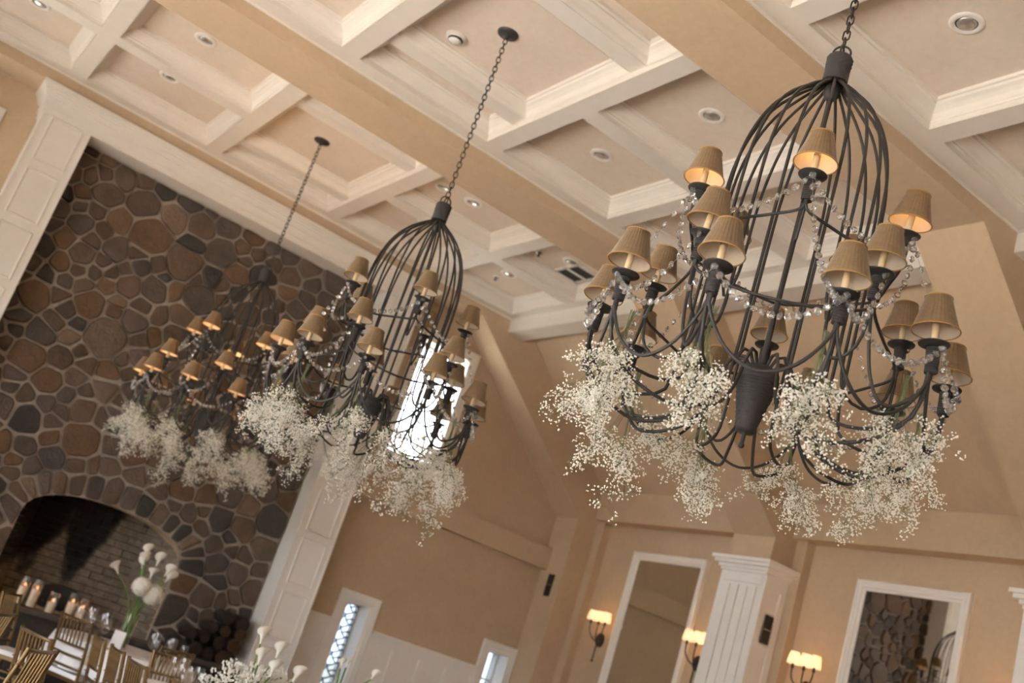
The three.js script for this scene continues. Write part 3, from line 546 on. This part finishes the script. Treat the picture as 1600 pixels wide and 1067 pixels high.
  Mi.forEach((m, k) => { swag(m, Mi[(k + 1) % 5], .10, .0062, 1.1); swag(m, near(m.a, Lo)[0], .15, .0065, .97); });
  Lo.forEach((l, k) => {
    swag(l, Lo[(k + 1) % 10], .22, .0064, 1.0);
    const a2 = l.a + (k & 1 ? 8 : -8);               // one rod of each bundle sweeps under and curls into the urn
    arm([foot(l, 60).add(V3(0, .03, 0)), pol(l.r - .004, y(l.y) - .2, l.a), pol(l.r * .88, y(1.14), l.a), pol(l.r * .66, y(1.065), a2), pol(l.r * .42, y(1.10), a2), pol(.17, y(1.22), a2), pol(.13, y(1.35), a2), pol(.095, y(1.405), a2), pol(.058, y(1.39), a2), pol(.04, y(1.33), a2)], .0068);
  });
  // crystal garlands
  let gn = 0, nBeads = 0;
  const garland = (p, q, dip, n, out = 1.03) => {
    const A = pol(p.r + .03, y(p.y) - .012, p.a), B = pol(q.r + .03, y(q.y) - .012, q.a), g = new THREE.Group(); const pts = [];
    for (let k = 0; k <= n; k++) { const t = k / n, v = A.clone().lerp(B, t), s = 4 * t * (1 - t); v.y -= dip * s; v.x *= 1 + (out - 1) * s; v.z *= 1 + (out - 1) * s; pts.push(v); }
    const nm = gn++ ? 'crystal_garland_' + String(gn - 1).padStart(3, '0') : 'crystal_garland';
    const mid = pts[n >> 1], facing = mid.x * -.69 + mid.z * .72;                   // towards the camera or behind the cage
    if (ci === 0 && facing > -.15 && nBeads + n < 300) { nBeads += n + 1; g.name = nm; c.add(g); pts.forEach((v, k) => { const b = part(g, k ? 'crystal_' + String(k).padStart(3, '0') : 'crystal', beadGeo, M.crystal); b.position.copy(v); b.rotation.set(rr(-.7, .7), rr(0, 6.28), rr(-.5, .5)); }); part(g, 'wire', tube(pts, .0008, n, 3), M.silver); }
    else part(c, nm, pts.map(v => beadGeo.clone().rotateY(rr(0, 6)).translate(v.x, v.y, v.z)), M.crystal).userData.kind = 'stuff';
  };
  U.forEach((u, k) => garland(u, U[(k + 1) % 5], .16, 19, 1.2));
  Lo.forEach((l, k) => garland(l, Lo[(k + 1) % 10], .13, 16));
  U.forEach((u, k) => garland(u, near(u.a + (k & 1 ? 30 : -30), Lo)[0], .2, 22, 1.15));
  Mi.forEach((m, k) => garland(m, near(m.a, Lo)[1], .13, 13));
  // flowers: bunches tied below the lower lamps
  Lo.forEach((l, k) => {
    const v = (k * 5 + ci) % 6, p = pol(l.r - .07, Y(l.y) - .15, l.a + def.rot);
    const where = ['nearest', 'middle', 'farthest'][ci];
    const b = thing('baby_breath_bunch', `hanging bunch of white baby's breath, REST`, 'flowers', [CXX + p.x, p.y, def.z + p.z], `baby's breath hung on the ${where} chandelier`, rr(0, 6.28));
    b.rotation.z = rr(-.12, .12); { const q = .84 * [1, 1, .95, 1.08, 1.22, 1.22, 1.05, 1, .95, .95][k]; b.scale.setScalar(ci ? q * 1.16 : q); }
    part(b, 'stems', bunches[v][0], M.stem); const f = part(b, 'blossoms', bunches[v][1], M.petal); f.userData.kind = 'stuff';
  });
}
CH.forEach(chandelier);

// ------------------------------------------------------------------ tables, chairs and what stands on them
function chairProto() {
  const o = new THREE.Group();
  const h = .45, W = .2, D = .2;
  part(o, 'seat', new THREE.BoxGeometry(.40, .03, .40).translate(0, h - .015, 0), M.gold); part(o, 'cushion', box(-.185, .185, h, h + .035, -.185, .185), M.cloth);
  for (const [x, z] of [[-1, -1], [1, -1]]) part(o, 'leg', rod(V3(x * W * .95, h, z * D * .9), V3(x * W, 0, z * D), .013), M.gold);
  const top = .92;
  for (const x of [-1, 1]) { part(o, 'back_post', tube([V3(x * W, 0, D + .02), V3(x * W, .25, D - .01), V3(x * W, h, D - .015), V3(x * W * .97, .7, D + .015), V3(x * W * .95, top, D + .06)], .0135, 16, 8), M.gold); part(o, 'back_post_ring', [.12, .25, .36, .55, .65, .74, .83].map(q => new THREE.TorusGeometry(.0135, .003, 5, 12).rotateX(Math.PI / 2).translate(x * W * .97, q, D + (q > .5 ? (q - .5) * .12 : -.012))), M.gold); }
  const zAt = q => D - .015 + Math.max(0, q - .5) * .17;
  for (const q of [.905, .70, .62, .53]) part(o, 'back_rail', tube([V3(-W * .96, q, zAt(q)), V3(0, q, zAt(q) + .02), V3(W * .96, q, zAt(q))], .0105, 10, 7), M.gold);
  for (let k = 0; k < 7; k++) { const x = -.135 + k * .045; part(o, 'spindle', rod(V3(x, .70, zAt(.70) + .016), V3(x, .905, zAt(.905) + .016), .0075, 7), M.gold); }
  for (const q of [.16, .28]) part(o, 'stretcher', [rod(V3(-W, q, -D), V3(W, q, -D), .008), rod(V3(-W, q, -D), V3(-W, q, D), .008), rod(V3(W, q, -D), V3(W, q, D), .008), rod(V3(-W, q, D), V3(W, q, D), .008)], M.gold);
  return o;
}
const chair0 = chairProto();
function chair(x, z, deg, label) {                  // deg: heading of the back rail in plan (x towards z)
  const o = chair0.clone(); o.name = numbered('chiavari_chair'); o.userData = { label, category: 'chair', group: 'gold chiavari chairs' };
  // back rail centre should stand at (x, z)
  o.rotation.y = -deg * Math.PI / 180; const off = V3(0, 0, .25).applyAxisAngle(V3(0, 1, 0), o.rotation.y); o.position.set(x - off.x, 0, z - off.z); scene.add(o);
}
chair(2.42, -9.50, 62 - 0, 'gold chiavari chair turned to the white cloth below the hearth candles');
chair(1.98, -10.10, -57 + 180, 'gold chiavari chair farthest left, below the two left hearth candles');
chair(1.52, -7.80, -58, 'gold chiavari chair cut off by the left edge');
chair(1.61, -7.05, 74, 'gold chiavari chair seen from behind at the left');
chair(1.47, -6.20, -55, 'gold chiavari chair at the lower left, angled towards the camera');
chair(2.30, -8.20, 93, 'gold chiavari chair seen edge-on before the tablecloth');
chair(2.28, -7.62, 92, 'gold chiavari chair seen edge-on, second before the tablecloth');
chair(3.20, -9.13, -26, 'gold chiavari chair below the vase with callas');
chair(2.92, -8.43, -30 + 180, 'gold chiavari chair with its back in front of the wine glasses');
chair(2.26, -7.04, 88, 'gold chiavari chair third in the row at the bottom edge');
chair(2.40, -6.46, 78, 'gold chiavari chair at the bottom edge nearest the camera');
chair(4.30, -9.65, 10, 'gold chiavari chair before the foot of the right pilaster');
function roundTable(x, z, r, label, clothLabel) {
  const o = thing('round_table', label, 'table', [x, 0, z], 'round banquet tables');
  part(o, 'tabletop', new THREE.CylinderGeometry(r - .02, r - .02, .025, 40).translate(0, .733, 0), M.logEnd); part(o, 'pedestal', lathe([[.3, 0], [.3, .03], [.06, .06], [.05, .4], [.08, .72]], 24), M.iron);
  const g = (() => { const P = [], I = [], n = 96, rows = [[0, 0], [r * .6, 0], [r - .012, 0], [r + .004, -.012], [r + .012, -.08], [r + .02, -.17], [r + .028, -.25]];
    rows.forEach(([q, h], i) => { for (let k = 0; k <= n; k++) { const a = k / n * 6.2832, w = i > 3 ? Math.sin(a * 13) * .012 * (i - 3) + Math.sin(a * 29 + 1) * .005 * (i - 3) : 0; P.push((q + w) * Math.cos(a), h, (q + w) * Math.sin(a)); } });
    for (let i = 0; i + 1 < rows.length; i++) for (let k = 0; k < n; k++) { const a = i * (n + 1) + k, b = a + n + 1; I.push(a, a + 1, b, b, a + 1, b + 1); }
    const g = new THREE.BufferGeometry(); g.setAttribute('position', new THREE.BufferAttribute(new Float32Array(P), 3)); g.setIndex(I); g.computeVertexNormals(); g.setAttribute('uv', new THREE.BufferAttribute(new Float32Array(P.length / 3 * 2), 2)); return g; })();
  const c = part(scene, numbered('tablecloth'), g, M.cloth); c.material = clothMat; c.position.set(x, .75, z); c.userData = { label: clothLabel, category: 'tablecloth', group: 'white tablecloths' };
}
const clothMat = S({ color: '#efecea', roughness: .9, side: THREE.DoubleSide, bumpMap: clothBump, bumpScale: .0004 });
const T1 = [3.02, -9.90, .62], T2 = [3.12, -7.35, .78];
roundTable(...T1, 'round banquet table next to the hearth', 'white cloth on the table next to the hearth');
roundTable(...T2, 'round banquet table nearest the bottom edge', 'white cloth on the table at the bottom edge');
// wine glasses
const bowl = lathe([[.004, .085], [.02, .092], [.034, .115], [.037, .15], [.03, .2], [.0288, .2], [.0355, .15], [.0325, .117], [.019, .095], [.002, .09]], 20), stemG = lathe([[0, 0], [.033, .001], [.03, .005], [.006, .012], [.0038, .03], [.0038, .08], [.006, .088], [0, .09]], 16);
function wineGlass(x, z, s, label, group) { const o = thing('wine_glass', label, 'glass', [x, .751, z], group); o.scale.set(s, s, s); part(o, 'bowl', bowl, M.goblet); part(o, 'stem', stemG, M.goblet); }
for (const [x, z, s] of [[2.52, -9.93, 1.2], [2.60, -9.80, 1.1], [2.64, -10.02, 1.25], [2.73, -9.9, 1.15], [2.71, -9.66, 1.05], [2.70, -10.15, 1.2], [2.80, -10.05, 1.2], [3.12, -9.6, 1.05], [3.2, -9.75, 1.1], [3.28, -9.62, 1.0], [3.36, -9.78, 1.05], [3.1, -9.45, .95], [3.42, -9.62, .95]]) wineGlass(x, z, s, 'clear stemmed wine glass on the table next to the hearth', 'wine glasses on the far table');
for (const [x, z, s] of [[2.66, -7.55, 1.1], [2.75, -7.42, 1.0], [2.62, -7.25, 1.05], [2.78, -7.7, 1.1], [2.85, -7.55, 1.0], [2.72, -7.1, 1.0], [3.45, -7.75, 1.1], [3.55, -7.6, 1.05], [3.62, -7.4, 1.1]]) wineGlass(x, z, s, 'clear stemmed wine glass on the table at the bottom edge', 'wine glasses on the near table');
// napkins, card, plates
function slip(name, label, cat, x, z, turn, w, l, drop, mat) { const o = thing(name, label, cat, [x, .752, z], undefined, turn); part(o, 'flat', box(-w / 2, w / 2, 0, .006, -l, 0), mat); if (drop) part(o, 'overhang', box(-w / 2, w / 2, -drop, .006, 0, .008), mat); }
slip('napkin', 'cream napkin hanging over the cloth edge by the hearth', 'napkin', 2.635, -9.385, -.68, .11, .12, .17, M.napkin);
slip('menu_card', 'cream menu card lying on the far table', 'menu', 3.42, -9.52, .5, .1, .2, 0, M.napkin);
{ const o = thing('table_card', 'white folded table card before the calla vase', 'card', [2.80, .752, -9.52], undefined, -.5); part(o, 'front', box(-.05, .05, 0, .15, 0, .003).rotateX(-.15), M.cloth); part(o, 'back', box(-.05, .05, 0, .15, -.046, -.043).rotateX(.15), M.cloth); }
// calla lily: a rolled trumpet with a spadix on a curved stem
function callaGeo(s = 1) {
  const P = [], I = [], n = 18, m = 9; for (let j = 0; j <= m; j++) for (let k = 0; k <= n; k++) { const t = j / m, a = k / n * 6.6 - 3.3, lip = Math.cos(a * .95), r = (.006 + .034 * t * t + .004 * t) * (1 + (t > .7 ? (t - .7) * 1.1 * (.5 + .5 * lip) : 0)), h = .1 * t + (t > .6 ? (t - .6) * .12 * lip : 0); P.push(r * Math.sin(a) * s, h * s, r * Math.cos(a) * s); }
  for (let j = 0; j < m; j++) for (let k = 0; k < n; k++) { const a = j * (n + 1) + k, b = a + n + 1; I.push(a, a + 1, b, b, a + 1, b + 1); }
  const g = new THREE.BufferGeometry(); g.setAttribute('position', new THREE.BufferAttribute(new Float32Array(P), 3)); g.setIndex(I); g.computeVertexNormals(); g.setAttribute('uv', new THREE.BufferAttribute(new Float32Array(P.length / 3 * 2), 2)); return g;
}
const callaG = callaGeo(.92), spadix = new THREE.CapsuleGeometry(.005, .05, 3, 8).translate(0, .06, 0), spMat = S({ color: '#d9a93c', roughness: .8 });
function calla(label, base, tip, dir, group, size = 1) {      // base and tip are points in the room
  const o = thing('calla_lily', label, 'flower', [base.x, base.y, base.z], group), t = tip.clone().sub(base);
  part(o, 'stem', tube([V3(0, 0, 0), V3(t.x * .25, t.y * .45, t.z * .25), V3(t.x * .7, t.y * .82, t.z * .7), t], .0065, 14, 7), M.green);
  const q = new THREE.Quaternion().setFromUnitVectors(V3(0, 1, 0), dir.clone().normalize());
  const f = part(o, 'bloom', callaG, M.calla); f.position.copy(t); f.quaternion.copy(q); f.scale.setScalar(size); const s = part(o, 'spadix', spadix, spMat); s.position.copy(t); s.quaternion.copy(q); s.scale.setScalar(size);
}
{
  const vx = 2.93, vz = -9.80, v = thing('glass_vase', 'tall clear glass vase with green stems on the far table', 'vase', [vx, .752, vz]);
  part(v, 'vase_wall', lathe([[0, .003], [.05, .003], [.055, .01], [.062, .3], [.0595, .3], [.053, .012], [0, .012]], 28), M.goblet);
  for (let k = 0; k < 9; k++) { const a = k / 9 * 6.28; part(v, 'leaf_stem', tube([V3(.035 * Math.cos(a), .015, .035 * Math.sin(a)), V3(.03 * Math.cos(a + 1), .15, .03 * Math.sin(a + 1)), V3(.05 * Math.cos(a + 1.6), .31, .05 * Math.sin(a + 1.6))], .008, 8, 6), M.green); }
  const top = V3(vx, .752 + .3, vz);
  [[2.83, .10, -9.78, 'calla lily at the top of the tall vase'], [2.80, .04, -9.68, 'calla lily just left of the top one in the tall vase'], [2.65, -.10, -9.75, 'calla lily leaning out farthest left of the vase'], [2.87, .0, -9.9, 'calla lily in the middle of the tall vase'], [2.95, .06, -9.8, 'calla lily upright right of the middle of the vase'], [3.03, -.0, -9.72, 'calla lily leaning right in the tall vase'], [3.08, -.05, -9.8, 'calla lily farthest right in the tall vase'], [2.9, -.06, -9.66, 'short calla lily above the hydrangeas']].forEach(([x, y, z, l], k) => { const tip = V3(x, Y(y) - .06, z), d = tip.clone().sub(top); calla(l, top.clone().add(V3((x - vx) * .15, 0, (z - vz) * .15)), tip, d.setY(Math.abs(d.y) * 1.1), 'calla lilies in the tall vase'); });
  [[2.865, -.20, -9.68, .078, 'round white hydrangea head left on the vase rim'], [2.99, -.235, -9.70, .085, 'round white hydrangea head right on the vase rim']].forEach(([x, y, z, r, l]) => {
    const o = thing('hydrangea', l, 'flower', [x, Y(y), z], 'hydrangeas on the tall vase'), fl = [];
    for (let k = 0; k < 170; k++) { const th = Math.acos(1 - 2 * (k + .5) / 170), ph = k * 2.39996, n = V3(Math.sin(th) * Math.cos(ph), Math.cos(th), Math.sin(th) * Math.sin(ph)), q = new THREE.Quaternion().setFromUnitVectors(V3(0, 0, 1), n); for (let t = 0; t < 4; t++) { const g = new THREE.CircleGeometry(.0085, 5); g.translate(.0075, 0, 0); g.rotateX(.3); g.rotateZ(t * Math.PI / 2 + k); g.applyQuaternion(q); g.translate(...n.clone().multiplyScalar(r * rr(.9, 1.12))); fl.push(g); } }
    const f = part(o, 'florets', fl, M.calla); f.userData.kind = 'stuff'; part(o, 'core', new THREE.SphereGeometry(r * .9, 16, 12), M.calla); part(o, 'stalk', tube([V3(0, -r * .8, 0), V3((vx - x) * .5, -.11, (vz - z) * .5), V3((vx - x) * .85, -.18, (vz - z) * .85)], .006, 8, 6), M.green);
  });
}
// low arrangement on the nearer table
{
  const cx = 3.12, cz = -7.15, b = thing('flower_bowl', 'low bowl of baby\'s breath on the nearer table', 'flowers', [cx, .752, cz]);
  part(b, 'bowl', lathe([[0, 0], [.07, 0], [.1, .03], [.12, .1], [.115, .1], [.095, .032], [0, .012]], 28), M.goblet);
  const fl = [], st = []; for (let k = 0; k < 34; k++) { const a = rnd() * 6.28, q = Math.sqrt(rnd()), p = V3(q * .36 * Math.cos(a), .17 + (1 - q * q) * .13 + rr(-.03, .04), q * .2 * Math.sin(a)); st.push(tube([V3(.05 * Math.cos(a), .03, .05 * Math.sin(a)), V3(p.x * .5, p.y * .75, p.z * .5), p], .002, 6, 3)); for (let f = 0; f < 34; f++) { const d = V3(rr(-1, 1), rr(-1, 1), rr(-1, 1)).normalize().multiplyScalar(.07 * Math.cbrt(rnd())).add(p), g = floretGeo.clone(); g.scale(1.7, 1.7, 1.7); g.translate(d.x, d.y, d.z); fl.push(g); } }
  part(b, 'stems', st, M.stem); const f = part(b, 'blossoms', fl, M.petal); f.userData.kind = 'stuff';
  const g0 = V3(cx, .84, cz);
  [[2.97, -.21, -7.0, 'calla lily before the foot of the right pilaster'], [3.115, -.27, -7.0, 'large open calla lily before the right pilaster'], [3.0, -.34, -6.98, 'small calla lily low in the nearer bowl'], [3.10, -.39, -6.95, 'yellowish calla lily low in the nearer bowl'], [3.293, -.385, -7.0, 'small yellowish calla lily right of the pilaster foot']].forEach(([x, y, z, l], k) => { const tip = V3(x, Y(y) - .05, z); calla(l, V3(cx + (x - cx) * .22, .80, cz + .02 * k - .07), tip, V3((x - cx) * .35, .4, .06), 'calla lilies in the nearer bowl'); });
}
{
  const vx = 3.70, vz = -7.12, v = thing('bud_vase', 'small glass bud vase at the bottom edge below the leaded window', 'vase', [vx, .752, vz]);
  part(v, 'vase_wall', lathe([[0, .003], [.03, .003], [.04, .05], [.02, .12], [.022, .14], [.0195, .14], [.018, .12], [.037, .05], [0, .008]], 24), M.goblet);
  [[3.642, -.2, -7.08, 'small calla bud below the leaded window'], [3.715, -.185, -7.14, 'small calla bud just right below the leaded window'], [3.93, -.21, -7.12, 'small calla bud farthest right, over the wainscot']].forEach(([x, y, z, l]) => calla(l, V3(vx + (x - vx) * .04, .84, vz + (z - vz) * .04), V3(x, Y(y) - .06, z), V3((x - vx) * .5, .4, .03), 'calla buds in the bud vase', .62));
}
// hearth: hurricane candles, grate, firewood
[[2.19, -10.86, .16, 'pillar candle in glass farthest left on the hearth'], [2.30, -10.84, .165, 'second pillar candle from the left on the hearth'], [2.47, -10.80, .10, 'short pillar candle in glass before the black grate'], [2.635, -10.76, .15, 'tall pillar candle in glass right of the black grate'], [2.745, -10.79, .12, 'pillar candle in glass farthest right on the hearth']].forEach(([x, z, h, label]) => {
  const o = thing('hurricane_candle', label, 'candle', [x, Y(-.70), z], 'candles on the hearth');
  part(o, 'wax', lathe([[0, .004], [.037, .004], [.037, h], [.03, h - .004], [0, h - .008]], 20), M.wax); part(o, 'glass_cylinder', lathe([[0, 0], [.05, 0], [.05, h + .09], [.0475, h + .09], [.0475, .003], [0, .003]], 24), M.goblet);
  part(o, 'wick', rod(V3(0, h - .01, 0), V3(0, h + .008, 0), .0012, 5), M.black); part(o, 'flame', lathe([[0, h + .006], [.005, h + .013], [.003, h + .025], [0, h + .036]], 10), M.flame);
  const l = new THREE.PointLight('#ff9d45', .012); l.position.set(0, h + .02, 0); l.castShadow = true; o.add(l);
});
{
  const g = thing('fire_grate', 'black arched iron grate inside the firebox', 'grate', [2.66, Y(-.70), ZW - .45]);
  const pr = []; for (let k = 0; k <= 14; k++) { const t = Math.PI * (1 - k / 14); pr.push([.20 * Math.cos(t), .13 + .11 * Math.pow(Math.sin(t), .7)]); }
  part(g, 'fireback', extrude([[-.2, 0], ...pr, [.2, 0]], .03, [], { bevelEnabled: true, bevelSize: .006, bevelThickness: .006, bevelSegments: 2 }), M.black);
  for (let k = 0; k < 6; k++) part(g, 'bar', rod(V3(-.15 + k * .06, .06, .03), V3(-.15 + k * .06, .06, .16), .008), M.black);
  for (const [x, z] of [[-.15, .05], [.15, .05], [-.15, .14], [.15, .14]]) part(g, 'foot', rod(V3(x, 0, z), V3(x, .06, z), .009), M.black);
}
{
  const rows = [[3.74, 4, .07], [3.81, 4, .068], [3.98, 3, .066], [4.12, 2, .07]]; let n = 0;
  rows.forEach(([x0, cnt, r], j) => { for (let k = 0; k < cnt; k++) {
    const R = r * rr(.78, 1.05), x = x0 + k * .148 + rr(-.012, .012), y = Y(-.70) + .075 + j * .122 + rr(-.008, .008); if (x + R > 4.43) continue;
    const o = thing('firewood_log', 'split dark firewood log stacked on the hearth beside the right pilaster', 'log', [x, y, -10.80 + rr(-.025, .025)], 'firewood stacked on the hearth', rr(-.06, .06));
    part(o, 'bark', new THREE.CylinderGeometry(R, R * .96, .3, 12, 3, true).rotateX(Math.PI / 2), M.bark); part(o, 'cut_end', new THREE.CircleGeometry(R * .97, 12).translate(0, 0, .149), rnd() < .35 ? M.logCut : M.logCutDark); part(o, 'cut_end', new THREE.CircleGeometry(R * .97, 12).rotateY(Math.PI).translate(0, 0, -.149), M.logCutDark);
  } });
}
// things that look alike are told apart by their place, counted from the left of the picture
camera.updateMatrixWorld(true); scene.updateMatrixWorld(true);
const ORD = ['first', 'second', 'third', 'fourth', 'fifth', 'sixth', 'seventh', 'eighth', 'ninth', 'tenth', 'eleventh', 'twelfth', 'thirteenth', 'fourteenth'];
function byPlace(group, text) { scene.children.filter(o => o.userData.group === group).map(o => [o, o.position.clone().project(camera).x]).sort((a, b) => a[1] - b[1]).forEach(([o], k) => { o.userData.label = text(ORD[k]); }); }
for (const w of ['nearest', 'middle', 'farthest']) byPlace(`baby's breath hung on the ${w} chandelier`, n => `${n} bunch of white baby's breath from the left under the ${w} chandelier`);
byPlace('wine glasses on the far table', n => `${n} clear wine glass from the left on the table by the hearth`);
byPlace('wine glasses on the near table', n => `${n} clear wine glass from the left on the table at the bottom edge`);
byPlace('firewood stacked on the hearth', n => `${n} dark firewood log from the left in the stack beside the right pilaster`);
prep(scene);
renderer.render(scene, camera);
